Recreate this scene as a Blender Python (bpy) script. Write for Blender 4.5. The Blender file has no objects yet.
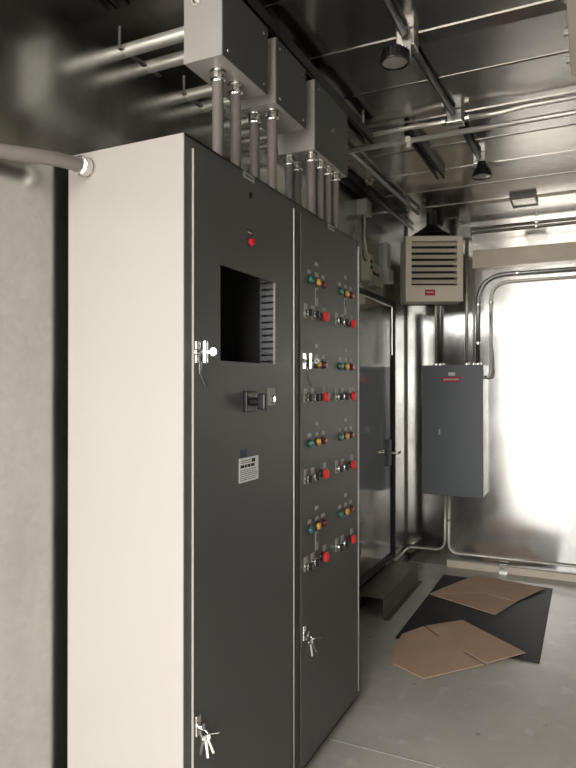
import bpy, bmesh, math, random
from mathutils import Vector, Matrix
random.seed(4)
S = bpy.context.scene
COL = S.collection
PI = math.pi

# ------------------------------------------------------------------ materials
def new_mat(name):
    m = bpy.data.materials.new(name); m.use_nodes = True
    nt = m.node_tree
    return m, nt, nt.nodes['Principled BSDF']

def paint(name, col, rough=0.45, var=0.05, scale=6.0, metal=0.0, spec=0.5, bump=0.0, coat=0.0):
    """solid paint / plastic with faint procedural mottling"""
    m, nt, b = new_mat(name)
    tc = nt.nodes.new('ShaderNodeTexCoord')
    n = nt.nodes.new('ShaderNodeTexNoise'); n.inputs['Scale'].default_value = scale
    n.inputs['Detail'].default_value = 4
    nt.links.new(tc.outputs['Object'], n.inputs['Vector'])
    r = nt.nodes.new('ShaderNodeValToRGB')
    r.color_ramp.elements[0].position = 0.3; r.color_ramp.elements[1].position = 0.7
    r.color_ramp.elements[0].color = (*[c * (1 - var) for c in col], 1)
    r.color_ramp.elements[1].color = (*[min(1, c * (1 + var)) for c in col], 1)
    nt.links.new(n.outputs['Fac'], r.inputs['Fac'])
    nt.links.new(r.outputs['Color'], b.inputs['Base Color'])
    b.inputs['Roughness'].default_value = rough
    b.inputs['Metallic'].default_value = metal
    b.inputs['Specular IOR Level'].default_value = spec
    b.inputs['Coat Weight'].default_value = coat
    if bump:
        bp = nt.nodes.new('ShaderNodeBump'); bp.inputs['Strength'].default_value = bump
        bp.inputs['Distance'].default_value = 0.002
        n2 = nt.nodes.new('ShaderNodeTexNoise'); n2.inputs['Scale'].default_value = scale * 30
        nt.links.new(tc.outputs['Object'], n2.inputs['Vector'])
        nt.links.new(n2.outputs['Fac'], bp.inputs['Height'])
        nt.links.new(bp.outputs['Normal'], b.inputs['Normal'])
    return m

def sheet_metal(name, col, r0, r1, stretch=(1, 1, 1), wave=0.02, aniso=0.0):
    """galvanised sheet: metal with smudged roughness, slightly uneven surface"""
    m, nt, b = new_mat(name)
    tc = nt.nodes.new('ShaderNodeTexCoord')
    mp = nt.nodes.new('ShaderNodeMapping'); mp.inputs['Scale'].default_value = stretch
    nt.links.new(tc.outputs['Object'], mp.inputs['Vector'])
    n = nt.nodes.new('ShaderNodeTexNoise'); n.inputs['Scale'].default_value = 3.0
    n.inputs['Detail'].default_value = 8; n.inputs['Roughness'].default_value = 0.62
    nt.links.new(mp.outputs['Vector'], n.inputs['Vector'])
    mr = nt.nodes.new('ShaderNodeMapRange')
    mr.inputs['From Min'].default_value = 0.3; mr.inputs['From Max'].default_value = 0.7
    mr.inputs['To Min'].default_value = r0; mr.inputs['To Max'].default_value = r1
    nt.links.new(n.outputs['Fac'], mr.inputs['Value'])
    nt.links.new(mr.outputs['Result'], b.inputs['Roughness'])
    v = nt.nodes.new('ShaderNodeTexVoronoi'); v.inputs['Scale'].default_value = 60
    nt.links.new(tc.outputs['Object'], v.inputs['Vector'])
    n3 = nt.nodes.new('ShaderNodeTexNoise'); n3.inputs['Scale'].default_value = 9
    n3.inputs['Detail'].default_value = 6
    nt.links.new(mp.outputs['Vector'], n3.inputs['Vector'])
    mx = nt.nodes.new('ShaderNodeMath'); mx.operation = 'MULTIPLY_ADD'
    nt.links.new(v.outputs['Color'], mx.inputs[0]); mx.inputs[1].default_value = 0.25
    nt.links.new(n3.outputs['Fac'], mx.inputs[2])
    rp = nt.nodes.new('ShaderNodeValToRGB')
    rp.color_ramp.elements[0].position = 0.3; rp.color_ramp.elements[1].position = 0.9
    rp.color_ramp.elements[0].color = (*[c * 0.86 for c in col], 1)
    rp.color_ramp.elements[1].color = (*[min(1, c * 1.1) for c in col], 1)
    nt.links.new(mx.outputs[0], rp.inputs['Fac'])
    nt.links.new(rp.outputs['Color'], b.inputs['Base Color'])
    b.inputs['Metallic'].default_value = 1.0
    if aniso:
        b.inputs['Anisotropic'].default_value = aniso
        tg = nt.nodes.new('ShaderNodeTangent'); tg.direction_type = 'RADIAL'; tg.axis = 'Z'
        nt.links.new(tg.outputs['Tangent'], b.inputs['Tangent'])
    bp = nt.nodes.new('ShaderNodeBump'); bp.inputs['Strength'].default_value = wave
    bp.inputs['Distance'].default_value = 0.05
    n2 = nt.nodes.new('ShaderNodeTexNoise'); n2.inputs['Scale'].default_value = 2.2
    n2.inputs['Detail'].default_value = 2
    nt.links.new(mp.outputs['Vector'], n2.inputs['Vector'])
    nt.links.new(n2.outputs['Fac'], bp.inputs['Height'])
    nt.links.new(bp.outputs['Normal'], b.inputs['Normal'])
    return m

def floor_paint(name):
    m, nt, b = new_mat(name)
    tc = nt.nodes.new('ShaderNodeTexCoord')
    n = nt.nodes.new('ShaderNodeTexNoise'); n.inputs['Scale'].default_value = 2.2
    n.inputs['Detail'].default_value = 9; n.inputs['Roughness'].default_value = 0.65
    nt.links.new(tc.outputs['Object'], n.inputs['Vector'])
    r = nt.nodes.new('ShaderNodeValToRGB')
    r.color_ramp.elements[0].position = 0.32; r.color_ramp.elements[1].position = 0.72
    r.color_ramp.elements[0].color = (0.46, 0.43, 0.385, 1)
    r.color_ramp.elements[1].color = (0.64, 0.605, 0.55, 1)
    nt.links.new(n.outputs['Fac'], r.inputs['Fac'])
    # pale scuffs and dark specks of dirt
    n2 = nt.nodes.new('ShaderNodeTexNoise'); n2.inputs['Scale'].default_value = 11
    n2.inputs['Detail'].default_value = 5
    nt.links.new(tc.outputs['Object'], n2.inputs['Vector'])
    r2 = nt.nodes.new('ShaderNodeValToRGB')
    r2.color_ramp.elements[0].position = 0.58; r2.color_ramp.elements[1].position = 0.72
    r2.color_ramp.elements[0].color = (0, 0, 0, 1); r2.color_ramp.elements[1].color = (0.5, 0.5, 0.5, 1)
    nt.links.new(n2.outputs['Fac'], r2.inputs['Fac'])
    mx = nt.nodes.new('ShaderNodeMix'); mx.data_type = 'RGBA'
    nt.links.new(r2.outputs['Color'], mx.inputs['Factor'])
    nt.links.new(r.outputs['Color'], mx.inputs['A']); mx.inputs['B'].default_value = (0.72, 0.70, 0.66, 1)
    v = nt.nodes.new('ShaderNodeTexVoronoi'); v.inputs['Scale'].default_value = 7
    nt.links.new(tc.outputs['Object'], v.inputs['Vector'])
    r3 = nt.nodes.new('ShaderNodeValToRGB')
    r3.color_ramp.elements[0].position = 0.06; r3.color_ramp.elements[1].position = 0.10
    r3.color_ramp.elements[0].color = (0.35, 0.35, 0.35, 1); r3.color_ramp.elements[1].color = (1, 1, 1, 1)
    nt.links.new(v.outputs['Distance'], r3.inputs['Fac'])
    m2 = nt.nodes.new('ShaderNodeMix'); m2.data_type = 'RGBA'; m2.blend_type = 'MULTIPLY'
    m2.inputs['Factor'].default_value = 0.5
    nt.links.new(mx.outputs['Result'], m2.inputs['A']); nt.links.new(r3.outputs['Color'], m2.inputs['B'])
    nt.links.new(m2.outputs['Result'], b.inputs['Base Color'])
    b.inputs['Roughness'].default_value = 0.38
    b.inputs['Specular IOR Level'].default_value = 0.5
    return m

def cardboard_mat(name):
    m, nt, b = new_mat(name)
    tc = nt.nodes.new('ShaderNodeTexCoord')
    mp = nt.nodes.new('ShaderNodeMapping'); mp.inputs['Scale'].default_value = (1, 1, 1)
    mp.inputs['Rotation'].default_value = (0, 0, 0.6)
    nt.links.new(tc.outputs['Object'], mp.inputs['Vector'])
    w = nt.nodes.new('ShaderNodeTexWave'); w.inputs['Scale'].default_value = 60
    w.inputs['Distortion'].default_value = 0.6
    nt.links.new(mp.outputs['Vector'], w.inputs['Vector'])
    n = nt.nodes.new('ShaderNodeTexNoise'); n.inputs['Scale'].default_value = 5; n.inputs['Detail'].default_value = 7
    nt.links.new(tc.outputs['Object'], n.inputs['Vector'])
    a = nt.nodes.new('ShaderNodeMath'); a.operation = 'MULTIPLY_ADD'
    nt.links.new(w.outputs['Fac'], a.inputs[0]); a.inputs[1].default_value = 0.12
    nt.links.new(n.outputs['Fac'], a.inputs[2])
    r = nt.nodes.new('ShaderNodeValToRGB')
    r.color_ramp.elements[0].position = 0.3; r.color_ramp.elements[1].position = 0.85
    r.color_ramp.elements[0].color = (0.58, 0.385, 0.26, 1)
    r.color_ramp.elements[1].color = (0.72, 0.50, 0.36, 1)
    nt.links.new(a.outputs[0], r.inputs['Fac'])
    nt.links.new(r.outputs['Color'], b.inputs['Base Color'])
    b.inputs['Roughness'].default_value = 0.8
    return m

M = {}
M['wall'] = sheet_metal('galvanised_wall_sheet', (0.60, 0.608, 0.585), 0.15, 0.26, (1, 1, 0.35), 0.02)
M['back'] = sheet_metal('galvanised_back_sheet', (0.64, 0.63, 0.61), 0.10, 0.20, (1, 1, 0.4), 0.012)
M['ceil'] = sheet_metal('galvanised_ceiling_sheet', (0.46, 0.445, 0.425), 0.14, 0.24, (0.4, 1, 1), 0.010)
M['doorsheet'] = sheet_metal('door_sheet_metal', (0.46, 0.462, 0.45), 0.10, 0.18, (1, 1, 0.5), 0.01)
M['galv'] = sheet_metal('galvanised_hardware', (0.60, 0.59, 0.56), 0.25, 0.38, (1, 1, 1), 0.0)
M['darkgalv'] = sheet_metal('dull_strut_metal', (0.12, 0.117, 0.11), 0.35, 0.5, (1, 1, 1), 0.0)
M['chrome'] = paint('chrome', (0.85, 0.85, 0.84), 0.12, 0.02, 8, metal=1.0)
M['zinc'] = paint('zinc_fitting', (0.78, 0.77, 0.75), 0.22, 0.06, 30, metal=1.0)
M['hinge'] = paint('hinge_steel', (0.45, 0.44, 0.42), 0.45, 0.04, 30, metal=1.0)
M['emt'] = paint('steel_conduit_tube', (0.78, 0.75, 0.70), 0.42, 0.08, 12, metal=0.7)
M['rigid'] = paint('rigid_conduit', (0.36, 0.36, 0.36), 0.38, 0.08, 12, metal=1.0)
M['darkpipe'] = paint('black_enamelled_conduit', (0.045, 0.042, 0.04), 0.38, 0.08, 12, metal=0.6)
M['floor'] = floor_paint('grey_painted_floor')
M['front'] = paint('dark_grey_enamel', (0.086, 0.085, 0.080), 0.42, 0.03, 5, bump=0.04)
M['side'] = paint('daylit_side_enamel', (0.40, 0.37, 0.34), 0.38, 0.015, 3)  # cabinet paint lightened so the side faces carry their daylight in the colour
M['boxside'] = paint('daylit_box_enamel', (0.42, 0.40, 0.375), 0.4, 0.02, 6)  # box paint lightened to bake in daylight that the covers don't get
M['inside'] = paint('dark_cabinet_interior', (0.05, 0.05, 0.055), 0.5, 0.05, 5)
M['panel'] = paint('slate_grey_panel_enamel', (0.155, 0.17, 0.185), 0.38, 0.03, 4)
M['flex'] = paint('grey_liquidtight_jacket', (0.21, 0.185, 0.17), 0.5, 0.06, 25, bump=0.1)
M['black'] = paint('black_plastic', (0.012, 0.012, 0.013), 0.35, 0.05, 20)
M['rubber'] = paint('black_rubber', (0.018, 0.018, 0.02), 0.6, 0.08, 20)
M['red'] = paint('red_plastic', (0.72, 0.035, 0.03), 0.3, 0.04, 20)
M['redlens'] = paint('dark_red_lens', (0.16, 0.018, 0.018), 0.18, 0.04, 20)
M['redpilot'] = paint('bright_red_lens', (0.62, 0.02, 0.03), 0.15, 0.04, 20)
M['green'] = paint('green_lens', (0.02, 0.17, 0.12), 0.18, 0.04, 20)
M['amber'] = paint('amber_lens', (0.60, 0.33, 0.05), 0.2, 0.04, 20)
M['plate'] = paint('silver_legend_plate', (0.36, 0.35, 0.335), 0.45, 0.05, 60)
M['white'] = paint('white_label', (0.80, 0.79, 0.79), 0.5, 0.03, 60)
M['print'] = paint('black_print', (0.02, 0.02, 0.02), 0.6, 0.02, 60)
M['palep'] = paint('pale_print', (0.75, 0.62, 0.6), 0.6, 0.02, 60)
M['blue'] = paint('navy_sticker', (0.025, 0.045, 0.085), 0.5, 0.04, 60)
M['redlabel'] = paint('red_label', (0.55, 0.035, 0.04), 0.45, 0.04, 60)
M['beige'] = paint('beige_heater_enamel', (0.76, 0.68, 0.56), 0.4, 0.03, 6)
M['tan'] = paint('tan_trim_paint', (0.82, 0.72, 0.57), 0.3, 0.10, 5)
M['skirt'] = paint('cream_skirting_paint', (0.78, 0.69, 0.55), 0.5, 0.06, 5)
M['fitting'] = paint('beige_outlet_plastic', (0.42, 0.40, 0.32), 0.45, 0.04, 20)
M['greybox'] = paint('light_grey_box', (0.42, 0.42, 0.40), 0.4, 0.05, 14)
M['whitebox'] = paint('white_box', (0.72, 0.70, 0.66), 0.4, 0.03, 14)
M['mat'] = paint('black_rubber_mat', (0.022, 0.022, 0.024), 0.62, 0.15, 30, bump=0.25)
M['card'] = cardboard_mat('brown_cardboard')
M['lens'] = paint('frosted_lamp_glass', (0.30, 0.27, 0.25), 0.12, 0.06, 40)
M['step'] = paint('brown_painted_step_steel', (0.125, 0.105, 0.08), 0.5, 0.15, 8)
M['ground'] = paint('pale_concrete_ground', (0.45, 0.43, 0.40), 0.8, 0.1, 1.2)
M['duct'] = paint('grey_wiring_duct', (0.17, 0.175, 0.19), 0.5, 0.03, 20)

# ------------------------------------------------------------------ mesh builder
class MB:
    def __init__(s): s.bm = bmesh.new()
    def box(s, x0, x1, y0, y1, z0, z1, bev=0.0, mat=0):
        b = bmesh.new()
        bmesh.ops.create_cube(b, size=1)
        for v in b.verts:
            v.co = Vector(((x0 + x1) / 2 + v.co.x * (x1 - x0), (y0 + y1) / 2 + v.co.y * (y1 - y0), (z0 + z1) / 2 + v.co.z * (z1 - z0)))
        if bev:
            bmesh.ops.bevel(b, geom=b.edges[:], offset=bev, segments=2, profile=0.6, affect='EDGES')
        s._add(b, mat); return s
    def _add(s, b, mat=0, mtx=None):
        if mtx is not None: bmesh.ops.transform(b, matrix=mtx, verts=b.verts[:])
        bmesh.ops.recalc_face_normals(b, faces=b.faces[:])
        vm = {v: s.bm.verts.new(v.co) for v in b.verts}
        for f in b.faces:
            nf = s.bm.faces.new([vm[v] for v in f.verts]); nf.smooth = f.smooth; nf.material_index = mat
        b.free()
    def lathe(s, p0, axis, prof, seg=20, mat=0, sharp=True):
        """prof = [(distance along axis, radius)...]; each band gets its own verts so edges stay crisp"""
        ax = Vector(axis).normalized(); p0 = Vector(p0)
        t = Vector((0, 0, 1)) if abs(ax.z) < 0.9 else Vector((1, 0, 0))
        u = ax.cross(t).normalized(); w = ax.cross(u)
        b = bmesh.new()
        def ring(d, r):
            return [b.verts.new(p0 + ax * d + (u * math.cos(2 * PI * k / seg) + w * math.sin(2 * PI * k / seg)) * r) for k in range(seg)]
        for (d0, r0), (d1, r1) in zip(prof, prof[1:]):
            if r0 < 1e-6 and r1 < 1e-6: continue
            if r0 < 1e-6 or r1 < 1e-6:
                d, r = (d1, r1) if r0 < 1e-6 else (d0, r0)
                if abs(d0 - d1) < 1e-7:
                    b.faces.new(ring(d, r))
                else:
                    R = ring(d, r); c = b.verts.new(p0 + ax * (d0 if r0 < 1e-6 else d1))
                    for k in range(seg):
                        f = b.faces.new((R[k], R[(k + 1) % seg], c)); f.smooth = True
                continue
            A, B = ring(d0, r0), ring(d1, r1)
            for k in range(seg):
                f = b.faces.new((A[k], A[(k + 1) % seg], B[(k + 1) % seg], B[k])); f.smooth = True
        # orient faces away from the axis / outwards
        for f in b.faces:
            c = f.calc_center_median(); f.normal_update()
        s._add(b, mat); return s
    def cyl(s, p0, p1, r, seg=16, mat=0, r1=None):
        p0, p1 = Vector(p0), Vector(p1); L = (p1 - p0).length
        r1 = r if r1 is None else r1
        return s.lathe(p0, p1 - p0, [(0, 0), (0, r), (L, r1), (L, 0)], seg, mat)
    def tube(s, pts, r, seg=12, mat=0, cap=True):
        pts = [Vector(p) for p in pts]
        b = bmesh.new(); rings = []
        up = None
        for i, p in enumerate(pts):
            d = (pts[min(i + 1, len(pts) - 1)] - pts[max(i - 1, 0)]).normalized()
            if up is None:
                t = Vector((0, 0, 1)) if abs(d.z) < 0.9 else Vector((1, 0, 0))
                up = d.cross(t).normalized()
            else:
                up = (up - d * up.dot(d)).normalized()
            w = d.cross(up)
            rings.append([b.verts.new(p + (up * math.cos(2 * PI * k / seg) + w * math.sin(2 * PI * k / seg)) * r) for k in range(seg)])
        for A, B in zip(rings, rings[1:]):
            for k in range(seg):
                f = b.faces.new((A[k], A[(k + 1) % seg], B[(k + 1) % seg], B[k])); f.smooth = True
        if cap:
            b.faces.new(rings[0][::-1]); b.faces.new(rings[-1])
        s._add(b, mat); return s
    def prism(s, poly, z0, z1, mat=0, mtx=None):
        b = bmesh.new()
        A = [b.verts.new((x, y, z0)) for x, y in poly]; B = [b.verts.new((x, y, z1)) for x, y in poly]
        b.faces.new(A[::-1]); b.faces.new(B)
        n = len(poly)
        for i in range(n): b.faces.new((A[i], A[(i + 1) % n], B[(i + 1) % n], B[i]))
        s._add(b, mat, mtx); return s
    def ball(s, c, r, sx=1, sy=1, sz=1, mat=0):
        b = bmesh.new(); bmesh.ops.create_uvsphere(b, u_segments=16, v_segments=10, radius=r)
        for f in b.faces: f.smooth = True
        s._add(b, mat, Matrix.Translation(c) @ Matrix.Diagonal((sx, sy, sz, 1))); return s
    def build(s, name, mats, parent=None, origin=None):
        me = bpy.data.meshes.new(name)
        if parent is not None:
            o0 = parent.matrix_world.translation if parent.parent is None else None
        org = Vector(origin) if origin is not None else None
        if org is None:
            vs = [v.co for v in s.bm.verts]
            lo = Vector([min(v[i] for v in vs) for i in range(3)]); hi = Vector([max(v[i] for v in vs) for i in range(3)])
            org = Vector(((lo.x + hi.x) / 2, (lo.y + hi.y) / 2, lo.z))
        bmesh.ops.translate(s.bm, verts=s.bm.verts[:], vec=-org)
        s.bm.to_mesh(me); s.bm.free()
        for m in (mats if isinstance(mats, (list, tuple)) else [mats]): me.materials.append(m)
        o = bpy.data.objects.new(name, me); COL.objects.link(o)
        if parent is not None:
            o.parent = parent
            o.location = org - WORLD[parent]
        else:
            o.location = org
        WORLD[o] = org
        return o

WORLD = {}
def tag(o, label=None, cat=None, group=None, kind=None):
    if label: o['label'] = label
    if cat: o['category'] = cat
    if group: o['group'] = group
    if kind: o['kind'] = kind
    return o
def thing(name, label, cat, loc=(0, 0, 0), group=None):
    o = bpy.data.objects.new(name, None); COL.objects.link(o)
    o.location = loc; o.empty_display_size = 0.05
    WORLD[o] = Vector(loc)
    return tag(o, label, cat, group)
def bend(pts, r, n=7):
    """round the corners of a polyline with radius-like trim r"""
    pts = [Vector(p) for p in pts]; out = [pts[0]]
    for i in range(1, len(pts) - 1):
        a, p, c = pts[i - 1], pts[i], pts[i + 1]
        d0, d1 = (a - p).normalized(), (c - p).normalized()
        q0, q1 = p + d0 * min(r, (a - p).length * 0.49), p + d1 * min(r, (c - p).length * 0.49)
        for k in range(n + 1):
            t = k / n
            out.append(q0 * (1 - t) ** 2 + p * 2 * t * (1 - t) + q1 * t * t)
    out.append(pts[-1]); return out
def smooth_path(pts, n=8):
    """Catmull-Rom through points"""
    P = [Vector(p) for p in pts]; P = [P[0] * 2 - P[1]] + P + [P[-1] * 2 - P[-2]]
    out = []
    for i in range(1, len(P) - 2):
        for k in range(n):
            t = k / n
            a, b, c, d = P[i - 1], P[i], P[i + 1], P[i + 2]
            out.append(0.5 * ((2 * b) + (c - a) * t + (2 * a - 5 * b + 4 * c - d) * t * t + (3 * b - a - 3 * c + d) * t ** 3))
    out.append(P[-2]); return out

# ------------------------------------------------------------------ room shell
XR, YB, YF, ZC = 2.35, 4.58, -0.55, 2.43
OX0, OX1, OZ1 = 0.03, 1.30, 2.39         # the open end of the room behind the camera
def struct(mb, name, mats, parent=None):
    o = mb.build(name, mats, parent)
    if parent is None: o['kind'] = 'structure'
    return o
struct(MB().box(-0.08, XR + 0.08, YF - 0.1, YB + 0.08, -0.08, 0), 'floor', M['floor'])
# sheet joint across the floor: thin raised lip
struct(MB().box(0.36, XR, 2.142, 2.147, 0, 0.0015), 'trim_1', M['greybox'])
struct(MB().box(-0.08, 0, YF - 0.1, YB + 0.08, 0, ZC), 'wall_left', M['wall'])
struct(MB().box(XR, XR + 0.08, YF - 0.1, YB + 0.08, 0, ZC), 'wall_right', M['wall'])
struct(MB().box(0, XR, YB, YB + 0.08, 0, ZC), 'wall_back', M['back'])
wf = MB()
wf.box(0, OX0, YF - 0.1, YF, 0, ZC); wf.box(OX1, XR, YF - 0.1, YF, 0, ZC); wf.box(OX0, OX1, YF - 0.1, YF, OZ1, ZC)
struct(wf, 'wall_front', M['wall'])
cm = MB().box(-0.08, XR + 0.08, YF - 0.1, YB + 0.08, ZC, ZC + 0.08)
def wedge(y0, w, h):
    # folded lip: steps down on the near side and ramps back up to the sheet
    b = bmesh.new()
    q = [[b.verts.new((x, yy, z)) for (yy, z) in ((y0, ZC), (y0, ZC - h * 0.45), (y0 + w, ZC - h), (y0 + w, ZC))] for x in (0, XR)]
    for i in range(4): b.faces.new((q[0][i], q[0][(i + 1) % 4], q[1][(i + 1) % 4], q[1][i]))
    b.faces.new(q[0][::-1]); b.faces.new(q[1]); cm._add(b)
y = 2.015 - 0.664 * 3
while y < YB - 0.05:
    # folded pan joint: a flange about 6 cm wide, then a plain lapped seam halfway to the next
    wedge(y, 0.060, 0.0075)
    if y + 0.332 < YB: wedge(y + 0.328, 0.010, 0.0030)
    y += 0.664
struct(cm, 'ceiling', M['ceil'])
struct(MB().box(-12, 14, -30, YF - 0.1, -0.25, -0.08), 'ground', M['ground'])

# corner sheet joint, back wall skirting, tan header trim
struct(MB().box(0, 0.012, YB - 0.012, YB, 0, ZC), 'trim_2', M['darkgalv'])
sk = MB().box(0.30, XR, YB - 0.03, YB, 0.0, 0.048, 0.003)
struct(sk, 'baseboard_back', M['skirt'])
struct(MB().box(0.0, 0.02, 2.5, 4.55, 0.0, 0.05, 0.003), 'baseboard_left', M['darkgalv'])
hd = MB().box(0.485, XR, YB - 0.045, YB, 2.130, 2.238, 0.004).box(0.485, XR, YB - 0.065, YB, 2.112, 2.135, 0.003)
struct(hd, 'trim_3', M['tan'])

# door in the left wall
DY0, DY1, DZ0, DZ1 = 3.42, 4.165, 0.16, 1.83
d1 = thing('door_1', None, None, (0, 3.79, DZ0)); d1['kind'] = 'structure'
MB().box(-0.001, 0.014, DY0, DY1, DZ0, DZ1, 0.002).build('door_panel', M['doorsheet'], d1)
fr = MB()
fr.box(0, 0.030, DY1, DY1 + 0.030, DZ0 - 0.03, DZ1 + 0.03, 0.004); fr.box(0, 0.030, DY0 - 0.03, DY0, DZ0 - 0.03, DZ1 + 0.03, 0.004)
fr.box(0, 0.030, DY0, DY1, DZ1, DZ1 + 0.03, 0.004); fr.box(0, 0.030, DY0, DY1, DZ0 - 0.03, DZ0, 0.004)
fr.build('door_gasket', M['rubber'], d1)
tr = MB(); tr.box(0.014, 0.0185, DY1 - 0.006, DY1 - 0.001, 1.50, DZ1, 0.001); tr.box(0.014, 0.0185, DY0, DY1 - 0.001, DZ1 - 0.006, DZ1, 0.001)
tr.build('edge_strip', M['zinc'], d1)
lt = MB().box(0.014, 0.030, 4.03, 4.10, 0.76, 0.93, 0.004); lt.build('latch_plate', M['darkgalv'], d1)
lv = MB().cyl((0.03, 4.075, 0.845), (0.075, 4.075, 0.845), 0.010).box(0.065, 0.078, 4.065, 4.165, 0.835, 0.855, 0.004)
lv.build('lever_handle', M['zinc'], d1)
for z in (0.34, 1.62):
    MB().cyl((0.018, DY0 + 0.03, z - 0.04), (0.018, DY0 + 0.03, z + 0.04), 0.012).box(0.013, 0.018, DY0 + 0.03, DY0 + 0.09, z - 0.035, z + 0.035).build('hinge', M['darkgalv'], d1)

# ------------------------------------------------------------------ electrical cabinets
XF = 0.38; XD = 0.3865; CT = 1.87; CB = 0.04
def cabinet(y0, y1, label, first):
    t = thing('electrical_cabinet', label, 'electrical cabinet', (0.2, (y0 + y1) / 2, 0), 'row of electrical cabinets')
    MB().box(0.06, 0.345, y0 + 0.02, y1 - 0.02, 0, CB).build('base', M['black'], t)
    b = MB()
    b.box(0.027, 0.035, y0 + 0.002, y1, CB, CT - 0.001)                  # back
    b.box(0.027, XF, y1 - 0.004, y1, CB, CT - 0.001)                     # right side
    if not first: b.box(0.027, XF, y0, y0 + 0.004, CB, CT - 0.001)
    b.box(0.027, XF, y0 + 0.002, y1, CT - 0.006, CT, 0.001)              # roof
    b.box(0.027, XF, y0 + 0.002, y1, CB, CB + 0.006)                     # bottom
    d0 = y0 + (0.030 if first else 0.028)
    b.box(XF - 0.012, XF, y0 + 0.001, d0, CB, CT, 0.001)                 # front frame
    b.box(XF - 0.012, XF, y1 - 0.024, y1, CB, CT, 0.001)
    b.box(XF - 0.012, XF, d0, y1 - 0.024, CT - 0.030, CT, 0.001)
    b.box(XF - 0.012, XF, d0, y1 - 0.024, CB, CB + 0.030, 0.001)
    b.build('body', M['front'], t)
    if first:
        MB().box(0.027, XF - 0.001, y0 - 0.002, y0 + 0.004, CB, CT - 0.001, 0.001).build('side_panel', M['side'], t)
    MB().box(0.04, 0.05, y0 + 0.03, y1 - 0.03, CB + 0.03, CT - 0.03).build('mounting_plate', M['inside'], t)
    # maker's plate in the middle of the top rail
    ym = (y0 + y1) / 2
    np = MB().box(XF, XF + 0.002, ym - 0.030, ym + 0.030, CT - 0.022, CT - 0.004, 0.0005).build('name_plate', M['plate'], t)
    MB().box(XF + 0.002, XF + 0.0023, ym - 0.024, ym + 0.024, CT - 0.014, CT - 0.011).build('printing', M['print'], np)
    return t, d0, y1 - 0.024

def t_handle(t, y, z):
    h = MB()
    h.lathe((XD, y, z), (1, 0, 0), [(0, 0), (0, 0.013), (0.006, 0.012), (0.006, 0)], 20)
    h.box(XD, XD + 0.004, y - 0.010, y + 0.010, z - 0.026, z + 0.026, 0.0018)
    h.cyl((XD, y, z), (XD + 0.024, y, z), 0.006)
    h.box(XD + 0.018, XD + 0.027, y - 0.006, y + 0.006, z - 0.027, z + 0.027, 0.003)
    ho = h.build('handle', M['chrome'], t); ho['label'] = 'chrome T handle'
    k = MB(); k.box(XD + 0.026, XD + 0.038, y - 0.001, y + 0.001, z - 0.003, z + 0.003)
    k.lathe((XD + 0.045, y - 0.0012, z), (0, 1, 0), [(0, 0.0025), (0, 0.0095), (0.0024, 0.0095), (0.0024, 0.0025), (0, 0.0025)], 20)
    k.build('key', M['chrome'], ho)
    sp = smooth_path([(XD + 0.010, y - 0.002, z - 0.008), (XD + 0.012, y - 0.004, z - 0.030), (XD + 0.014, y - 0.003, z - 0.055), (XD + 0.026, y, z - 0.082)])
    MB().tube(sp, 0.0028, 8).build('cord', M['black'], ho)
    MB().box(XD + 0.0105, XD + 0.0125, y - 0.008, y + 0.002, z - 0.052, z - 0.022).build('tag', M['zinc'], ho)

def key_lock(t, y, z):
    h = MB()
    h.box(XD, XD + 0.004, y - 0.010, y + 0.010, z - 0.024, z + 0.024, 0.0018)
    h.lathe((XD, y, z - 0.002), (1, 0, 0), [(0, 0), (0, 0.010), (0.016, 0.009), (0.016, 0)], 18)
    ho = h.build('lock', M['chrome'], t); ho['label'] = 'chrome key lock'
    r = MB(); pts = [(XD + 0.020 + 0.010 * math.cos(a), y - 0.002, z - 0.016 + 0.010 * math.sin(a)) for a in [2 * PI * i / 16 for i in range(17)]]
    r.tube(pts, 0.0012, 6); r.build('key_ring', M['chrome'], ho)
    for i, (a, L) in enumerate(((-0.25, 0.040), (0.15, 0.044), (0.5, 0.036), (1.9, 0.030))):
        k = MB()
        k.lathe((0, -0.001, -0.008), (0, 1, 0), [(0, 0.0025), (0, 0.008), (0.002, 0.008), (0.002, 0.0025), (0, 0.0025)], 14)
        k.box(-0.0028, 0.0028, -0.001, 0.001, -0.008 - L, -0.014)
        bmesh.ops.transform(k.bm, matrix=Matrix.Translation((XD + 0.022, y - 0.004 + 0.003 * i, z - 0.018)) @ Matrix.Rotation(-a, 4, 'Y') @ Matrix.Rotation(0.5 * i, 4, 'Z'), verts=k.bm.verts[:])
        k.build('key', M['zinc'], ho)

def legend(t, y, z, w=0.026, h=0.014, lines=1):
    p = MB().box(XD, XD + 0.0016, y - w / 2, y + w / 2, z - h / 2, z + h / 2, 0.0004).build('legend_plate', M['plate'], t)
    return p
def pilot(t, y, z, mat, r=0.0125, lab=None):
    ring = MB().lathe((XD, y, z), (1, 0, 0), [(0, 0), (0, r * 1.16), (0.005, r * 1.1), (0.005, 0)], 20).build('pilot_light', M['black'], t)
    MB().lathe((XD + 0.004, y, z), (1, 0, 0), [(0, r), (0.006, r * 0.97), (0.010, r * 0.7), (0.0115, 0)], 20).build('lens', M[mat], ring)
    if lab: ring['label'] = lab
    return ring
def selector(t, y, z):
    p = MB().box(XD, XD + 0.0016, y - 0.0135, y + 0.0135, z - 0.017, z + 0.030, 0.0004).build('legend_plate', M['plate'], t)
    s = MB().lathe((XD + 0.0016, y, z), (1, 0, 0), [(0, 0), (0, 0.014), (0.011, 0.0135), (0.014, 0.0115), (0.014, 0)], 20).build('selector_switch', M['chrome'], t)
    k = MB().lathe((XD + 0.014, y, z), (1, 0, 0), [(0, 0), (0, 0.0110), (0.008, 0.0105), (0.008, 0)], 18)
    k.box(XD + 0.014, XD + 0.028, y - 0.004, y + 0.004, z - 0.012, z + 0.012, 0.0015)
    k.build('knob', M['black'], s)
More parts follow.
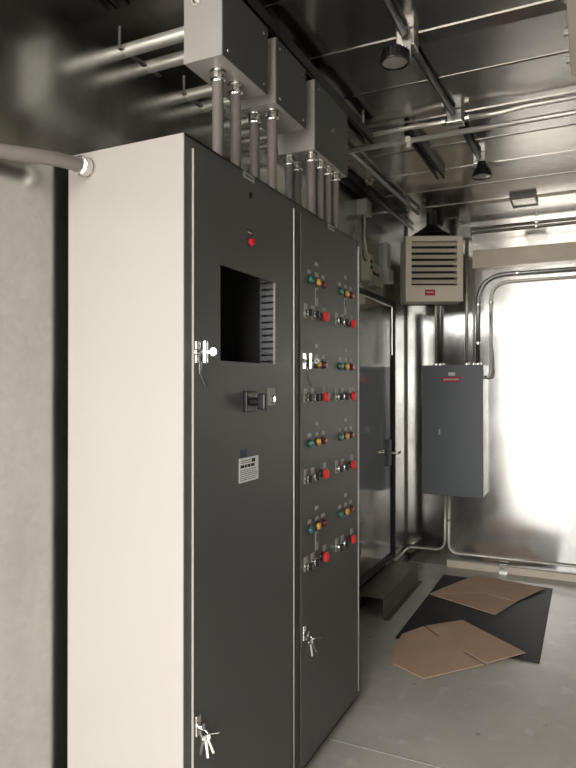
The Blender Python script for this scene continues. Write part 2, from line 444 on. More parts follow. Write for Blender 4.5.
def estop(t, y, z):
    p = MB().box(XD, XD + 0.0016, y + 0.012, y + 0.041, z + 0.014, z + 0.034, 0.0004).build('legend_plate', M['plate'], t)
    s = MB().lathe((XD, y, z), (1, 0, 0), [(0, 0), (0, 0.013), (0.006, 0.012), (0.006, 0.008), (0.012, 0.008), (0.012, 0)], 18).build('emergency_stop', M['black'], t)
    MB().lathe((XD + 0.010, y, z), (1, 0, 0), [(0, 0), (0, 0.010), (0.004, 0.0165), (0.010, 0.0175), (0.015, 0.015), (0.018, 0.009), (0.0185, 0)], 22).build('mushroom_head', M['red'], s)

# ---- first cabinet, nearest the camera
A, a0, a1 = cabinet(1.204, 1.8125, 'nearest electrical cabinet with daylight painted into its side and a square cutout in its dark grey door', True)
DZb, DZt = 0.072, 1.842
W0, W1, V0, V1 = 1.351, 1.657, 1.349, 1.590
dm = MB()
dm.box(XF + 0.001, XD, a0, W0, DZb, DZt); dm.box(XF + 0.001, XD, W1, a1 - 0.012, DZb, DZt)
dm.box(XF + 0.001, XD, W0, W1, DZb, V0); dm.box(XF + 0.001, XD, W0, W1, V1, DZt)
bmesh.ops.remove_doubles(dm.bm, verts=dm.bm.verts[:], dist=1e-5)
dA = dm.build('door', M['front'], A); dA['label'] = 'dark grey door with a rectangular cutout'
MB().cyl((XD + 0.001, a1 - 0.004, DZb), (XD + 0.001, a1 - 0.004, DZt), 0.0036, 12).build('hinge', M['hinge'], A)
MB().box(XF + 0.001, XD + 0.0005, a0 - 0.0012, a0, DZb, DZt).build('lit_edge_strip', M['side'], A)['label'] = 'door edge with its light painted on'  # added pale strip: daylight on the door edge painted in
t_handle(A, 1.2475, 1.365); key_lock(A, 1.250, 0.487)
MB().lathe((XD, 1.51, 1.807), (1, 0, 0), [(0, 0), (0, 0.0095), (0.002, 0.0095), (0.003, 0.006), (0.003, 0)], 18).build('hole_plug', M['black'], A)
pilot(A, 1.50, 1.677, 'redpilot', 0.011, 'red pilot light')
lp = MB().box(XD, XD + 0.0015, 1.483, 1.517, 1.695, 1.711, 0.0004).build('legend_plate', M['inside'], A)
MB().box(XD + 0.0015, XD + 0.0018, 1.488, 1.512, 1.701, 1.704).build('printing', M['palep'], lp)
rs = MB().box(XD, XD + 0.012, 1.465, 1.523, 1.215, 1.272, 0.003).build('rotary_switch', M['black'], A); rs['label'] = 'black rotary disconnect switch'
kn = MB().cyl((XD + 0.012, 1.494, 1.2435), (XD + 0.034, 1.494, 1.2435), 0.011).box(XD + 0.032, XD + 0.056, 1.484, 1.504, 1.222, 1.266, 0.005)
kn.build('knob', M['black'], rs)
kp = MB().box(XD, XD + 0.0016, 1.604, 1.656, 1.230, 1.281, 0.0005).build('keyswitch_plate', M['plate'], A)
MB().lathe((XD + 0.0016, 1.630, 1.248), (1, 0, 0), [(0, 0), (0, 0.0135), (0.007, 0.0125), (0.010, 0.008), (0.010, 0)], 20).build('key_switch', M['chrome'], kp)
st = MB().box(XD, XD + 0.0008, 1.444, 1.551, 1.028, 1.093).build('warning_label', M['white'], A); st['label'] = 'white printed label'
pr = MB()
yy = 1.451
for w in (0.02, 0.012, 0.016, 0.02): pr.box(XD + 0.0008, XD + 0.0011, yy, yy + w, 1.0665, 1.0745); yy += w + 0.003
pr.box(XD + 0.0008, XD + 0.0011, 1.512, 1.532, 1.078, 1.088)
for i in range(6):
    z = 1.0605 - i * 0.0052; yy = 1.450
    while yy < 1.537:
        w = random.uniform(0.006, 0.018); pr.box(XD + 0.0008, XD + 0.0011, yy, min(yy + w, 1.545), z - 0.0010, z + 0.0006); yy += w + 0.003
for i in range(2): pr.box(XD + 0.0008, XD + 0.0011, 1.453, 1.505, 1.0795 + i * 0.005, 1.081 + i * 0.005)
pr.build('printing', M['print'], st)
MB().box(XD, XD + 0.0008, 1.450, 1.486, 1.095, 1.116).build('sticker', M['blue'], A)['label'] = 'small navy sticker'
# interior seen through the cutout: slotted wiring duct, small device, cable
MB().box(XF + 0.0005, XD + 0.0004, W1 - 0.0012, W1 - 0.0002, V0, V1).build('lit_cutout_edge', M['side'], A)['label'] = 'pale strip painted as the lit edge of the cutout'  # added strip in the lightened paint, imitates light on the cut edge
du = MB()
du.box(0.332, 0.336, 1.664, 1.700, 1.20, 1.72); du.box(0.336, 0.376, 1.696, 1.700, 1.20, 1.72)
z = 1.205
while z < 1.72:
    du.box(0.336, 0.376, 1.664, 1.667, z, z + 0.0135); z += 0.0195
du.build('wiring_duct', M['duct'], A)
MB().box(0.05, 0.10, 1.36, 1.60, 1.405, 1.412).box(0.05, 0.16, 1.46, 1.53, 1.36, 1.42, 0.004).build('relay', M['inside'], A)
MB().tube(smooth_path([(0.05, 1.36, 1.52), (0.15, 1.39, 1.515), (0.22, 1.45, 1.49), (0.2, 1.50, 1.495), (0.05, 1.52, 1.45)]), 0.007, 10).build('cable', M['black'], A)
MB().cyl((0.16, 1.495, 1.385), (0.166, 1.495, 1.385), 0.008, 12).build('terminal_screw', M['zinc'], A)

# ---- second cabinet with the control groups
B, b0, b1 = cabinet(1.8135, 2.421, 'far electrical cabinet whose dark door carries rows of pilot lights and red stop buttons', False)
dB = MB().box(XF + 0.001, XD, b0, b1 - 0.010, DZb, DZt, 0.001).build('door', M['front'], B)
MB().cyl((XD + 0.001, b1 - 0.003, DZb), (XD + 0.001, b1 - 0.003, DZt), 0.0036, 12).build('hinge', M['hinge'], B)
t_handle(B, 1.864, 1.367); key_lock(B, 1.864, 0.488)
ROWZ = (1.637, 1.360, 1.097, 0.812)
for ri, z in enumerate(ROWZ):
    for ci, y0 in enumerate((1.970, 2.249)):
        legend(B, y0 - 0.002, z + 0.062, 0.026, 0.013)
        for k, m in ((-0.063, 'green'), (0, 'amber'), (0.056, 'redlens')):
            if not (ri == 1 and ci == 0 and k < 0): pass
            pilot(B, y0 + k, z, m, 0.0125, {'green': 'green pilot light', 'amber': 'amber pilot light', 'redlens': 'dark red pilot light'}[m])
            legend(B, y0 + k, z + 0.027, 0.026, 0.013)
        zs = z - 0.112
        selector(B, y0 - 0.094, zs); selector(B, y0 - 0.036, zs)
        estop(B, y0 + 0.040, zs)
        if (ri, ci) in ((0, 0), (0, 1), (3, 0)):
            sl = MB().box(XD, XD + 0.0015, y0 - 0.014, y0 + 0.010, z - 0.080, z - 0.018, 0.0004).build('legend_strip', M['plate'], B)
            MB().box(XD + 0.0015, XD + 0.003, y0 - 0.005, y0 + 0.002, z - 0.052, z - 0.024).build('printing', M['print'], sl)

# ------------------------------------------------------------------ junction boxes above the cabinets
def jbox(y0, y1, z0, z1, x0, label):
    x1 = 0.367
    t = thing('junction_box', label, 'junction box', ((x0 + x1) / 2, (y0 + y1) / 2, z0), 'grey junction boxes above the cabinets')
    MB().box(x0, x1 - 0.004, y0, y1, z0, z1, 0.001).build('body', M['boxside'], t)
    MB().box(x1 - 0.004, x1, y0, y1, z0 , z1, 0.001).build('cover', M['front'], t)
    for yy in (y0 + 0.025, y1 - 0.025):
        for zz in (z0 + 0.02, z1 - 0.025):
            MB().lathe((x1, yy, zz), (1, 0, 0), [(0, 0), (0, 0.0045), (0.002, 0.0035), (0.003, 0)], 10).build('screw', M['zinc'], t)
    return t
j1 = jbox(1.395, 1.647, 2.145, 2.340, 0.245, 'nearest of the three grey junction boxes hanging above the cabinets')
MB().lathe((0.285, 1.395, 2.306), (0, -1, 0), [(0, 0), (0, 0.017), (0.004, 0.016), (0.004, 0.010), (0.006, 0.0)], 18).build('knockout_plug', M['zinc'], j1)
jbox(1.704, 1.925, 2.147, 2.345, 0.235, 'middle of the three grey junction boxes hanging above the cabinets')
jbox(2.005, 2.331, 2.108, 2.350, 0.222, 'farthest and deepest of the three grey junction boxes hanging above the cabinets')

def connector(t, p, d):
    MB().lathe(p, d, [(0, 0), (0, 0.0225), (0.004, 0.0225), (0.004, 0.017), (0.009, 0.017), (0.009, 0.0215), (0.026, 0.0215), (0.030, 0.0175), (0.034, 0.0165), (0.034, 0)], 10).build('connector', M['zinc'], t)
def stem(x, y, zt, r, label):
    t = thing('vertical_conduit', label, 'conduit', (x, y, CT), 'conduits between junction boxes and cabinets')
    MB().cyl((x, y, CT + 0.002), (x, y, zt - 0.003), r, 18).build('tube', M['flex'], t)
    connector(t, (x, y, zt), (0, 0, -1))
    MB().lathe((x, y, CT), (0, 0, 1), [(0, 0), (0, 0.021), (0.008, 0.021), (0.012, 0.017), (0.012, 0)], 12).build('collar', M['zinc'], t)
stem(0.310, 1.462, 2.145, 0.0155, 'left of the two grey conduits under the nearest junction box')
stem(0.315, 1.548, 2.145, 0.0155, 'right of the two grey conduits under the nearest junction box')
stem(0.270, 1.745, 2.147, 0.0155, 'left of the two grey conduits under the middle junction box')
stem(0.330, 1.748, 2.147, 0.0155, 'right of the two grey conduits under the middle junction box')
stem(0.255, 2.030, 2.108, 0.0150, 'leftmost grey conduit under the farthest junction box')
stem(0.255, 2.100, 2.108, 0.0150, 'dark conduit half hidden behind the others, second from left under the farthest junction box')
stem(0.338, 2.035, 2.108, 0.0160, 'front left grey conduit under the farthest junction box')
stem(0.338, 2.115, 2.108, 0.0150, 'third from the right of the grey conduits under the farthest junction box')
stem(0.338, 2.190, 2.108, 0.0150, 'second from the right of the grey conduits under the farthest junction box')
stem(0.338, 2.265, 2.108, 0.0150, 'rightmost grey conduit under the farthest junction box')

# steel pipes from the left wall into the backs of the boxes
for (y, x1, lab) in ((1.456, 0.245, 'nearer of the two steel pipes from the wall into the nearest junction box'),
                     (1.560, 0.245, 'farther of the two steel pipes from the wall into the nearest junction box'),
                     (1.770, 0.235, 'nearer of the two steel pipes from the wall into the middle junction box'),
                     (1.868, 0.235, 'farther of the two steel pipes from the wall into the middle junction box'),
                     (2.040, 0.222, 'nearest of the four steel pipes from the wall into the farthest junction box'),
                     (2.120, 0.222, 'second nearest of the four steel pipes from the wall into the farthest junction box'),
                     (2.200, 0.222, 'third nearest of the four steel pipes from the wall into the farthest junction box'),
                     (2.278, 0.222, 'farthest of the four steel pipes from the wall into the farthest junction box')):
    tag(MB().cyl((-0.003, y, 2.268), (x1 + 0.002, y, 2.268), 0.0185, 18).build('steel_pipe', M['emt']), lab, 'pipe', 'steel pipes behind the junction boxes')
for (y0, y1, lab) in ((1.425, 1.615, 'thin steel strap on the wall under the nearest pair of pipes'),
                      (1.745, 1.930, 'thin steel strap on the wall under the middle pair of pipes')):
    s_ = MB().box(0.0, 0.008, y0, y1, 2.260, 2.266).box(0.0, 0.004, y0, y0 + 0.004, 2.266, 2.325)
    tag(s_.build('wall_strap', M['rigid']), lab, 'strap', 'straps under the wall pipes')

# ------------------------------------------------------------------ channels and conduits overhead
def strut(x, y0, y1, z, label, w=0.041, hang=True):
    t = thing('strut_channel', label, 'channel', (x, y0, z), 'steel strut channels under the ceiling')
    c = MB(); h = 0.041
    c.box(x - w / 2, x + w / 2, y0, y1, z + h - 0.003, z + h); c.box(x - w / 2, x - w / 2 + 0.003, y0, y1, z, z + h); c.box(x + w / 2 - 0.003, x + w / 2, y0, y1, z, z + h)
    c.box(x - w / 2, x - w / 2 + 0.010, y0, y1, z, z + 0.003); c.box(x + w / 2 - 0.010, x + w / 2, y0, y1, z, z + 0.003)
    c.build('channel', M['darkgalv'], t)
    if hang:
        for yy in (y0 + 0.08, (y0 + y1) / 2, y1 - 0.08):
            MB().cyl((x, yy, z + h), (x, yy, ZC), 0.006, 10).build('hanger_rod', M['zinc'], t)
    return t
strut(0.345, 0.30, 2.66, 2.352, 'long dark strut channel running above the three junction boxes')
strut(0.512, 2.70, 3.37, ZC - 0.041, 'short dark strut channel on the ceiling past the hanging pipe', hang=False)
strut(0.022, 0.45, 1.42, 2.372, 'dark strut channel along the top of the left wall before the pipes', hang=False)
strut(0.022, 2.45, 3.60, 2.375, 'dark strut channel along the top of the left wall past the cabinets', hang=False)
tag(MB().lathe((0.09, 1.02, ZC), (0, 0, -1), [(0, 0), (0, 0.016), (0.006, 0.016), (0.006, 0.008), (0.03, 0.008), (0.034, 0)], 12).build('ceiling_bolt', M['zinc']),
    'small shiny bolt in the ceiling at the top left', 'bolt')

def pipe(name, pts, r, mat, label, cat='conduit', rad=0.06, group=None, clips=()):
    t = thing(name, label, cat, pts[0], group)
    MB().tube(bend(pts, rad), r, 12).build('tube', M[mat], t)
    for (c, ax) in clips:
        MB().lathe(Vector(c) - Vector(ax) * 0.008, ax, [(0, 0), (0, r + 0.005), (0.016, r + 0.005), (0.016, 0)], 12).build('clip', M['zinc'], t)
    return t
OG = 'overhead steel conduits'
pipe('lighting_conduit', [(0.675, -0.3, 2.413), (0.688, 1.97, 2.413)], 0.0125, 'darkpipe', 'dark conduit on the ceiling leading to the nearer spot lamp', group=OG)
pipe('lighting_conduit', [(0.692, 2.045, 2.405), (0.694, 2.12, 2.413), (0.715, 2.63, 2.413)], 0.0125, 'darkpipe', 'dark conduit on the ceiling between nearer spot lamp and square junction box', group=OG)
pipe('lighting_conduit', [(0.722, 2.70, 2.410), (0.735, 3.17, 2.410)], 0.0125, 'darkpipe', 'dark conduit on the ceiling between square junction box and farther spot lamp', group=OG)
pipe('steel_conduit', [(0.318, 2.675, 2.400), (0.55, 2.672, 2.402), (0.62, 2.664, 2.395), (0.683, 2.664, 2.395)], 0.0105, 'emt', 'bright steel conduit from square ceiling box left to the strut channel', group=OG, rad=0.03, clips=[((0.672, 2.664, 2.395), (1, 0, 0))])
pipe('steel_conduit', [(0.757, 2.664, 2.395), (0.90, 2.664, 2.392), (0.98, 2.668, 2.402), (XR, 2.672, 2.402)], 0.0105, 'emt', 'bright steel conduit from square ceiling box right across the ceiling', group=OG, rad=0.03, clips=[((0.768, 2.664, 2.395), (1, 0, 0)), ((1.21, 2.67, 2.402), (1, 0, 0))])
hp = pipe('hanging_pipe', [(0.0, 2.725, 2.366), (XR, 2.725, 2.366)], 0.0115, 'emt', 'long bright steel pipe hung crosswise below the ceiling', 'pipe')
bc = thing('beam_clamp', 'small bright clamp holding the hanging pipe under the dark channel', 'clamp', (0.506, 2.722, 2.35))
MB().box(0.494, 0.518, 2.706, 2.744, 2.352, 2.380, 0.003).cyl((0.506, 2.722, 2.335), (0.506, 2.722, 2.352), 0.010).build('saddle', M['whitebox'], bc)
MB().cyl((0.506, 2.722, 2.380), (0.506, 2.722, 2.392), 0.006).build('bolt', M['black'], bc)
pipe('steel_conduit', [(0.180, 2.45, 2.408), (0.190, 2.9, 2.408), (0.222, 4.05, 2.408)], 0.0115, 'rigid', 'thin steel conduit along the ceiling leading back to the beige heater', group=OG)
pipe('steel_conduit', [(0.06, 3.0, 2.41), (0.085, 4.45, 2.41)], 0.010, 'darkpipe', 'dark conduit in the ceiling corner along the left wall', group=OG)

# square ceiling box
cb = thing('ceiling_box', 'small square steel box on ceiling where the crossing conduits meet', 'junction box', (0.72, 2.664, 2.37))
MB().box(0.689, 0.751, 2.634, 2.694, 2.380, ZC, 0.004).build('body', M['rigid'], cb)
MB().box(0.687, 0.753, 2.632, 2.696, 2.376, 2.381, 0.002).build('cover', M['zinc'], cb)

# spot lamps
def spot(bx, by, head, label, flat):
    t = thing('spot_lamp', label, 'lamp', (bx, by, head[2]), 'black ceiling spot lamps')
    MB().box(bx - 0.030, bx + 0.030, by - 0.030, by + 0.030, 2.375, ZC, 0.004).build('mounting_box', M['galv'], t)
    hx, hy, hz = head
    MB().tube(bend([(bx, by - 0.02, 2.374), (bx, by - 0.02, 2.352), (hx, hy, hz + 0.056), (hx, hy, hz + 0.044)], 0.02), 0.009, 10).build('arm', M['black'], t)
    MB().box(bx + 0.002, bx + 0.022, by - 0.041, by - 0.037, 2.325, 2.385, 0.001).build('bracket', M['whitebox'], t)
    h = MB()
    if flat:
        h.lathe((hx, hy, hz + 0.050), (0, 0, -1), [(0, 0), (0, 0.026), (0.010, 0.036), (0.018, 0.042), (0.046, 0.047), (0.050, 0.045), (0.050, 0.041), (0.044, 0.041)], 28)
        for k in range(20):
            a = 2 * PI * k / 20
            fb = MB(); fb.box(0.034, 0.047, -0.0015, 0.0015, 0.006, 0.036)
            bmesh.ops.transform(fb.bm, matrix=Matrix.Translation((hx, hy, hz)) @ Matrix.Rotation(a, 4, 'Z'), verts=fb.bm.verts[:])
            h._add(fb.bm)
    else:
        h.lathe((hx, hy, hz + 0.075), (0, 0, -1), [(0, 0), (0, 0.020), (0.025, 0.026), (0.040, 0.038), (0.070, 0.049), (0.075, 0.047), (0.075, 0.042), (0.068, 0.042)], 28)
    h.build('lamp_head', M['black'], t)
    MB().lathe((hx, hy, hz + 0.006), (0, 0, -1), [(0, 0), (0, 0.0415), (0.003, 0.038), (0.006, 0.02), (0.007, 0)], 28).build('lens', M['lens'], t)
spot(0.690, 2.007, (0.668, 1.935, 2.303), 'nearer black round spot lamp with frosted lens hanging from the ceiling', True)
spot(0.737, 3.205, (0.752, 3.165, 2.302), 'farther black cone spot lamp hanging from the ceiling', False)

# box cut off by the top right corner, ceiling cover plate
cf = thing('ceiling_fixture', 'long beige box on the ceiling, cut off by the top right corner', 'ceiling fixture', (1.32, 2.0, 2.35))
MB().box(1.165, 1.50, 1.0, 2.37, 2.352, ZC, 0.006).build('casing', M['beige'], cf)
for yy in (1.9, 2.1, 2.28):
    MB().box(1.152, 1.167, yy, yy + 0.02, 2.362, 2.380, 0.002).build('clip', M['rigid'], cf)
cp = thing('ceiling_plate', 'square steel cover plate on the ceiling near the back wall', 'cover plate', (0.86, 4.07, 2.41))
MB().box(0.80, 0.93, 3.99, 4.17, 2.412, ZC, 0.002).build('plate', M['galv'], cp)
frm = MB().box(0.790, 0.800, 3.98, 4.18, 2.405, ZC).box(0.930, 0.940, 3.98, 4.18, 2.405, ZC).box(0.80, 0.93, 4.17, 4.18, 2.405, ZC).box(0.80, 0.93, 3.98, 3.99, 2.405, ZC)
frm.build('frame', M['darkgalv'], cp)

# ------------------------------------------------------------------ heater in the far left corner
H = thing('unit_heater', 'beige louvered heater hanging from the ceiling in the far corner', 'heater', (0.30, 4.08, 1.84))
R = Matrix.Translation((0.316, 4.09, 1.838)) @ Matrix.Rotation(math.radians(24), 4, 'Z')
def hpart(mb, name, mat):
    bmesh.ops.transform(mb.bm, matrix=R, verts=mb.bm.verts[:]); return mb.build(name, mat, H)
w2 = 0.181
c = MB()   # casing: shell open at the front, front face at local y=-0.0
c.box(-w2, -w2 + 0.028, 0, 0.22, 0, 0.425, 0.003); c.box(w2 - 0.028, w2, 0, 0.22, 0, 0.425, 0.003)
c.box(-w2 + 0.02, w2 - 0.02, 0, 0.22, 0.0, 0.105, 0.003); c.box(-w2 + 0.02, w2 - 0.02, 0, 0.22, 0.392, 0.425, 0.003)
c.box(-w2, w2, 0.15, 0.22, 0.0, 0.425, 0.003)
c.box(-w2 - 0.004, -w2 + 0.012, -0.006, 0.22, 0, 0.425, 0.002); c.box(w2 - 0.012, w2 + 0.004, -0.006, 0.22, 0, 0.425, 0.002)
hpart(c, 'casing', M['beige'])
lv = MB()
for k in range(7):
    z = 0.385 - k * 0.0405
    b = bmesh.new(); bmesh.ops.create_cube(b, size=1)
    lv._add(b, 0, Matrix.Translation((0, 0.004, z - 0.014)) @ Matrix.Rotation(math.radians(-40), 4, 'X') @ Matrix.Diagonal((0.30, 0.004, 0.034, 1)))
lv.box(-0.156, -0.146, -0.002, 0.02, 0.105, 0.392); lv.box(0.146, 0.156, -0.002, 0.02, 0.105, 0.392)
hpart(lv, 'louvers', M['beige'])
hpart(MB().box(-w2 + 0.03, w2 - 0.03, 0.10, 0.14, 0.105, 0.392), 'coil', M['black'])
hb = hpart(MB().box(-0.060, 0.006, -0.003, 0, 0.038, 0.076, 0.001), 'badge', M['redlabel'])
pm = MB()
x = -0.054
for w in (0.012, 0.009, 0.012, 0.010): pm.box(x, x + w, -0.0035, -0.003, 0.055, 0.063); x += w + 0.003
bmesh.ops.transform(pm.bm, matrix=R, verts=pm.bm.verts[:]); pm.build('printing', M['palep'], hb)
mk = MB()
mk.box(-0.09, 0.09, 0.05, 0.17, 0.425, 0.445, 0.003); mk.lathe((0, 0.11, 0.445), (0, 0, 1), [(0, 0.125), (0.012, 0.12), (0.060, 0.045), (0.075, 0.032), (ZC - 1.838 - 0.445, 0.028), (ZC - 1.838 - 0.445, 0)], 16)
hpart(mk, 'mounting_bracket', M['black'])

# ------------------------------------------------------------------ breaker panel on the back wall
P = thing('breaker_panel', 'slate grey breaker panel on the far wall with red label', 'electrical panel', (0.362, 4.5, 0.53))
MB().box(0.156, 0.568, 4.455, YB, 0.530, 1.432, 0.002).build('body', M['galv'], P)
MB().box(0.154, 0.570, 4.430, 4.4545, 0.528, 1.435, 0.003).build('door', M['panel'], P)
MB().box(0.272, 0.282, 4.424, 4.430, 0.950, 0.990, 0.002).cyl((0.268, 4.428, 0.955), (0.282, 4.428, 0.955), 0.004, 8).build('latch', M['galv'], P)
MB().box(0.338, 0.384, 4.4285, 4.430, 1.362, 1.384).build('name_plate', M['white'], P)
dl = MB().box(0.293, 0.420, 4.4285, 4.430, 1.318, 1.352).build('warning_label', M['redlabel'], P); dl['label'] = 'red warning label'
pp = MB(); x = 0.305
for w in (0.018, 0.014, 0.018, 0.012, 0.018, 0.010): pp.box(x, x + w, 4.4280, 4.4285, 1.330, 1.341); x += w + 0.003
pp.build('printing', M['palep'], dl)

YP = YB - 0.016
CG = 'conduits around the breaker panel'
def riser(pts, r, mat, label, rad=0.06, clips=(), conn=None):
    t = pipe('wall_conduit', pts, r, mat, label, 'conduit', rad, CG, clips)
    if conn:
        MB().lathe(conn[0], conn[1], [(0, 0), (0, r + 0.006), (0.018, r + 0.006), (0.024, r + 0.002), (0.024, 0)], 10).build('connector', M['zinc'], t)
riser([(0.2245, YP - 0.01, 1.432), (0.2245, YP - 0.01, 2.412)], 0.009, 'emt', 'thin left conduit rising from the panel top behind the heater', conn=((0.2245, YP - 0.01, 1.432), (0, 0, 1)))
riser([(0.2560, YP - 0.01, 1.432), (0.2560, YP - 0.01, 2.412)], 0.0145, 'rigid', 'thick dark conduit rising from the panel top behind the heater', conn=((0.256, YP - 0.01, 1.432), (0, 0, 1)))
riser([(0.4385, YP, 1.432), (0.4385, YP, 2.335)], 0.010, 'emt', 'steel conduit rising from the panel top to the white box', conn=((0.4385, YP, 1.432), (0, 0, 1)))
riser([(0.4870, YP, 1.432), (0.4870, YP, 2.11)], 0.007, 'emt', 'thin conduit rising from the panel top to the end of the tan trim', conn=((0.487, YP, 1.432), (0, 0, 1)))
riser([(0.5165, YP, 1.432), (0.5165, YP, 2.063), (XR, YP, 2.063)], 0.0145, 'rigid', 'thick dark conduit curving from the panel top along the back wall', rad=0.20,
      clips=[((0.5165, YP, 1.59), (0, 0, 1)), ((0.5165, YP, 1.86), (0, 0, 1)), ((0.78, YP, 2.063), (1, 0, 0))], conn=((0.5165, YP, 1.432), (0, 0, 1)))
riser([(0.570, 4.515, 1.352), (0.612, 4.515, 1.352), (0.603, YP - 0.004, 1.60), (0.6045, YP, 1.65), (0.6045, YP, 2.010), (XR, YP, 2.010)], 0.0095, 'emt', 'steel conduit from the panel side curving along the back wall under the dark one', rad=0.13,
      clips=[((0.6045, YP, 1.87), (0, 0, 1))])
riser([(0.575, 4.535, 1.345), (0.622, 4.540, 1.345), (0.618, YP, 1.50), (0.600, YP - 0.002, 1.66), (0.6015, YP - 0.014, 1.80)], 0.0065, 'rigid', 'short thin flexible lead beside the panel elbow', rad=0.04)
riser([(0.312, YP, 0.530), (0.312, YP, 0.100), (XR, YP, 0.100)], 0.008, 'emt', 'thin conduit under the panel curving right along the skirting', rad=0.07, clips=[((0.312, YP, 0.33), (0, 0, 1))], conn=((0.312, YP, 0.530), (0, 0, -1)))
riser([(0.286, YP, 0.530), (0.286, YP, 0.110), (0.03, YP, 0.110), (0.018, YP - 0.06, 0.105), (0.018, 4.22, 0.09)], 0.008, 'emt', 'thin conduit under the panel curving left into the corner', rad=0.08, conn=((0.286, YP, 0.530), (0, 0, -1)))
wb = thing('wall_box', 'small white box at the top of the far wall beside the heater', 'junction box', (0.44, YB, 2.33))
MB().box(0.395, 0.470, YB - 0.05, YB, 2.335, 2.412, 0.004).build('body', M['whitebox'], wb)
for (z, y, lab) in ((2.400, YP, 'upper of the two thin rails along the top of the back wall'), (2.372, YP, 'lower of the two thin rails along the top of the back wall')):
    pipe('wall_rail', [(0.47, y, z), (XR, y, z)], 0.008, 'emt', lab, 'conduit', group='rails along the top of the back wall', clips=[((0.90, y, z), (1, 0, 0))])
fb = thing('floor_bracket', 'small steel bracket clipped over the skirting of the back wall', 'bracket', (0.685, 4.54, 0))
MB().box(0.660, 0.712, YB - 0.036, YB - 0.030, 0.0, 0.066).box(0.660, 0.712, YB - 0.07, YB - 0.032, 0.0, 0.006).build('plate', M['galv'], fb)
MB().cyl((0.686, YB - 0.036, 0.04), (0.686, YB - 0.042, 0.04), 0.007, 10).build('bolt', M['zinc'], fb)

# ------------------------------------------------------------------ boxes on the left wall above the door
gb = thing('wall_box', 'light grey square box high on the left wall with two cables below', 'junction box', (0.05, 3.52, 2.28))
MB().box(0.0, 0.06, 3.47, 3.565, 2.285, 2.374, 0.004).build('body', M['greybox'], gb)
MB().box(0.0605, 0.064, 3.468, 3.567, 2.283, 2.374, 0.002).build('cover', M['galv'], gb)
tag(MB().tube(smooth_path([(0.03, 3.535, 2.286), (0.03, 3.537, 2.22), (0.032, 3.520, 2.17), (0.032, 3.560, 2.09), (0.032, 3.585, 2.072)]), 0.006, 8).build('cable', M['emt']),
    'pale cable dropping from grey wall box to the beige outlet', 'cable', 'cables under the grey wall box')
tag(MB().tube([(0.03, 3.495, 2.286), (0.03, 3.497, 2.10), (0.03, 3.51, 2.05), (0.03, 3.54, 2.03), (0.03, 3.565, 2.03)], 0.005, 8).build('cable', M['darkgalv']),
    'dark cable dropping straight down from the grey wall box', 'cable', 'cables under the grey wall box')
def outlet(y0, y1, z0, z1, d, label, kind):
    t = thing('wall_outlet', label, 'outlet box', (0.03, (y0 + y1) / 2, z0), 'outlet boxes above the side door')
    MB().box(0, d, y0, y1, z0, z1, 0.004).build('body', M['fitting'], t)
    if kind == 'strip':
        for k in range(2):
            z = z0 + (z1 - z0) * (0.52 + 0.22 * k)
            MB().cyl((d, (y0 + y1) / 2, z), (d + 0.006, (y0 + y1) / 2, z), 0.011, 14).build('socket', M['black'], t)
    elif kind == 'box':
        MB().box(d, d + 0.004, y0 + 0.01, y1 - 0.01, z0 + 0.012, z1 - 0.012, 0.002).build('cover', M['fitting'], t)
    return t
outlet(3.560, 3.640, 1.915, 2.072, 0.05, 'narrow upright beige outlet nearest the cabinets on the left wall', 'strip')
ob = outlet(3.690, 3.86, 1.905, 2.035, 0.045, 'wide beige outlet box in the middle of the group above the side door', 'box')
outlet(3.645, 3.688, 1.985, 2.060, 0.035, 'small beige fitting squeezed between the two beige outlets', 'plain')
wd = thing('wall_duct', 'slim grey upright duct on the left wall beside the outlets', 'duct', (0.02, 4.03, 1.95))
MB().box(0, 0.03, 4.00, 4.075, 2.06, 2.23, 0.003).build('duct', M['greybox'], wd)
MB().box(0, 0.045, 3.985, 4.10, 1.97, 2.06, 0.004).build('box', M['greybox'], wd)
MB().tube(smooth_path([(0.046, 3.62, 1.98), (0.06, 3.665, 1.962), (0.06, 3.72, 1.962), (0.040, 3.75, 1.99)]), 0.006, 8).build('cord', M['black'], ob)['label'] = 'short black looped cord'

# ------------------------------------------------------------------ flexible conduit at the left
fc = thing('flexible_conduit', 'thick grey flexible conduit entering the side of the nearest cabinet', 'conduit', (0.085, 1.2, 1.83))
fp = smooth_path([(0.093, 1.175, 1.828), (0.086, 1.10, 1.820), (0.064, 1.03, 1.811), (0.040, 0.97, 1.808), (0.028, 0.91, 1.83), (0.022, 0.86, 1.87), (0.010, 0.82, 1.92), (-0.004, 0.80, 1.95)], 8)
MB().tube(fp, 0.0168, 16).build('tube', M['flex'], fc)
MB().lathe((0.094, 1.202, 1.8295), (-0.02, -1, -0.06), [(0, 0), (0, 0.025), (0.006, 0.025), (0.006, 0.019), (0.010, 0.019), (0.010, 0.0245), (0.030, 0.0245), (0.033, 0.019), (0.036, 0.0185), (0.036, 0)], 10).build('connector', M['zinc'], fc)

# ------------------------------------------------------------------ floor things
stp = thing('metal_step', 'low folded steel step on the floor below the side door', 'step', (0.11, 3.75, 0))
sm = MB()
sm.box(0.022, 0.200, 3.357, 4.13, 0.114, 0.118); sm.box(0.196, 0.200, 3.357, 4.13, 0.0, 0.116)
sm.box(0.022, 0.026, 3.357, 4.13, 0.0, 0.116); sm.box(0.198, 0.228, 3.357, 4.13, 0.0, 0.004)
sm.build('plate', M['step'], stp)
tag(MB().box(0.325, 1.010, 3.14, 4.335, 0.0, 0.006, 0.002).build('floor_mat', M['mat']), 'black rubber mat lying on the floor before the far wall', 'mat')

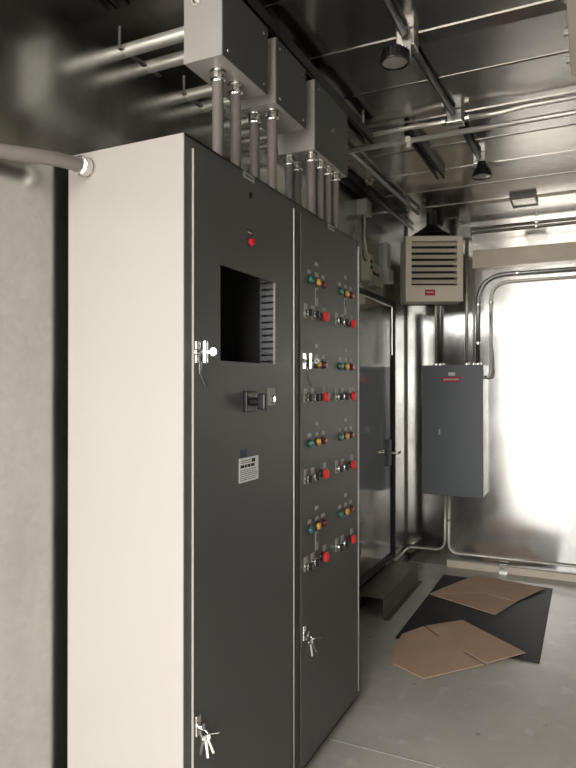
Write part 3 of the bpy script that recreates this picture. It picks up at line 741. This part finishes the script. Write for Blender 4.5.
def sheet(name, label, flaps, z):
    """each flap is its own polygon, slightly lifted so creases and slits read"""
    t = thing(name, label, 'cardboard', (sum(p[0] for p in flaps[0][0]) / len(flaps[0][0]), sum(p[1] for p in flaps[0][0]) / len(flaps[0][0]), z), 'cardboard sheets on the mat')
    for poly, dz in flaps:
        mb = MB()
        b = bmesh.new(); th = 0.004
        lo = [b.verts.new((x, y, z + h)) for (x, y), h in zip(poly, dz)]; hi = [b.verts.new((x, y, z + h + th)) for (x, y), h in zip(poly, dz)]
        b.faces.new(lo[::-1]); b.faces.new(hi); n = len(poly)
        for i in range(n): b.faces.new((lo[i], lo[(i + 1) % n], hi[(i + 1) % n], hi[i]))
        mb._add(b); mb.build('flap', M['card'], t)
sheet('cardboard_sheet', 'brown cardboard on the mat nearest the far wall',
      [([(0.335, 3.872), (0.626, 4.039), (0.827, 3.956), (0.745, 3.682)], [0.002, 0.0, 0.0, 0.002]),
       ([(0.335, 3.880), (0.375, 3.99), (0.455, 4.20), (0.536, 4.401), (0.964, 4.278), (0.829, 3.958), (0.626, 4.042)], [0.002, 0.004, 0.004, 0.004, 0.008, 0.003, 0.0])], 0.0065)
sheet('cardboard_sheet', 'brown cardboard half off the near edge of the mat',
      [([(0.354, 3.0), (0.349, 3.187), (0.424, 3.342), (0.523, 3.236), (0.531, 3.244), (0.433, 3.352), (0.593, 3.519), (0.943, 3.213), (0.791, 3.016), (0.682, 3.110), (0.672, 3.096), (0.781, 3.001), (0.566, 2.745), (0.40, 2.83)],
        [0.0, 0.001, 0.001, 0, 0, 0.001, 0.002, 0.004, 0.002, 0, 0, 0.001, 0.0, 0.0])], 0.0065)

# ------------------------------------------------------------------ light: daylight through the open end
W = bpy.data.worlds.new('World'); S.world = W; W.use_nodes = True
bg = W.node_tree.nodes['Background']
bg.inputs['Color'].default_value = (1.0, 0.985, 0.955, 1); bg.inputs['Strength'].default_value = 10.0
pl = bpy.data.lights.new('doorway_portal', 'AREA'); pl.shape = 'RECTANGLE'; pl.size = OX1 - OX0; pl.size_y = OZ1
pl.cycles.is_portal = True
po = bpy.data.objects.new('doorway_portal', pl); COL.objects.link(po)
po.location = ((OX0 + OX1) / 2, YF - 0.05, OZ1 / 2); po.rotation_euler = (PI / 2, 0, 0)
po.rotation_euler = (math.radians(90), 0, 0)

# ------------------------------------------------------------------ camera
cd = bpy.data.cameras.new('camera'); cam = bpy.data.objects.new('camera', cd); COL.objects.link(cam)
cd.sensor_fit = 'VERTICAL'; cd.sensor_height = 36.0; cd.sensor_width = 27.0
cd.lens = 630 / 768 * 36; cd.clip_start = 0.02
cam.location = (1.22, 0, 1.283)
cam.rotation_euler = (math.radians(90 + 0.27), 0, math.radians(25.54))
S.camera = cam
S.view_settings.view_transform = 'Standard'; S.view_settings.look = 'None'
S.view_settings.exposure = 0.0; S.view_settings.gamma = 1.0
S.cycles.use_denoising = True
S.cycles.max_bounces = 12; S.cycles.glossy_bounces = 8; S.cycles.diffuse_bounces = 6
S.cycles.sample_clamp_indirect = 6.0
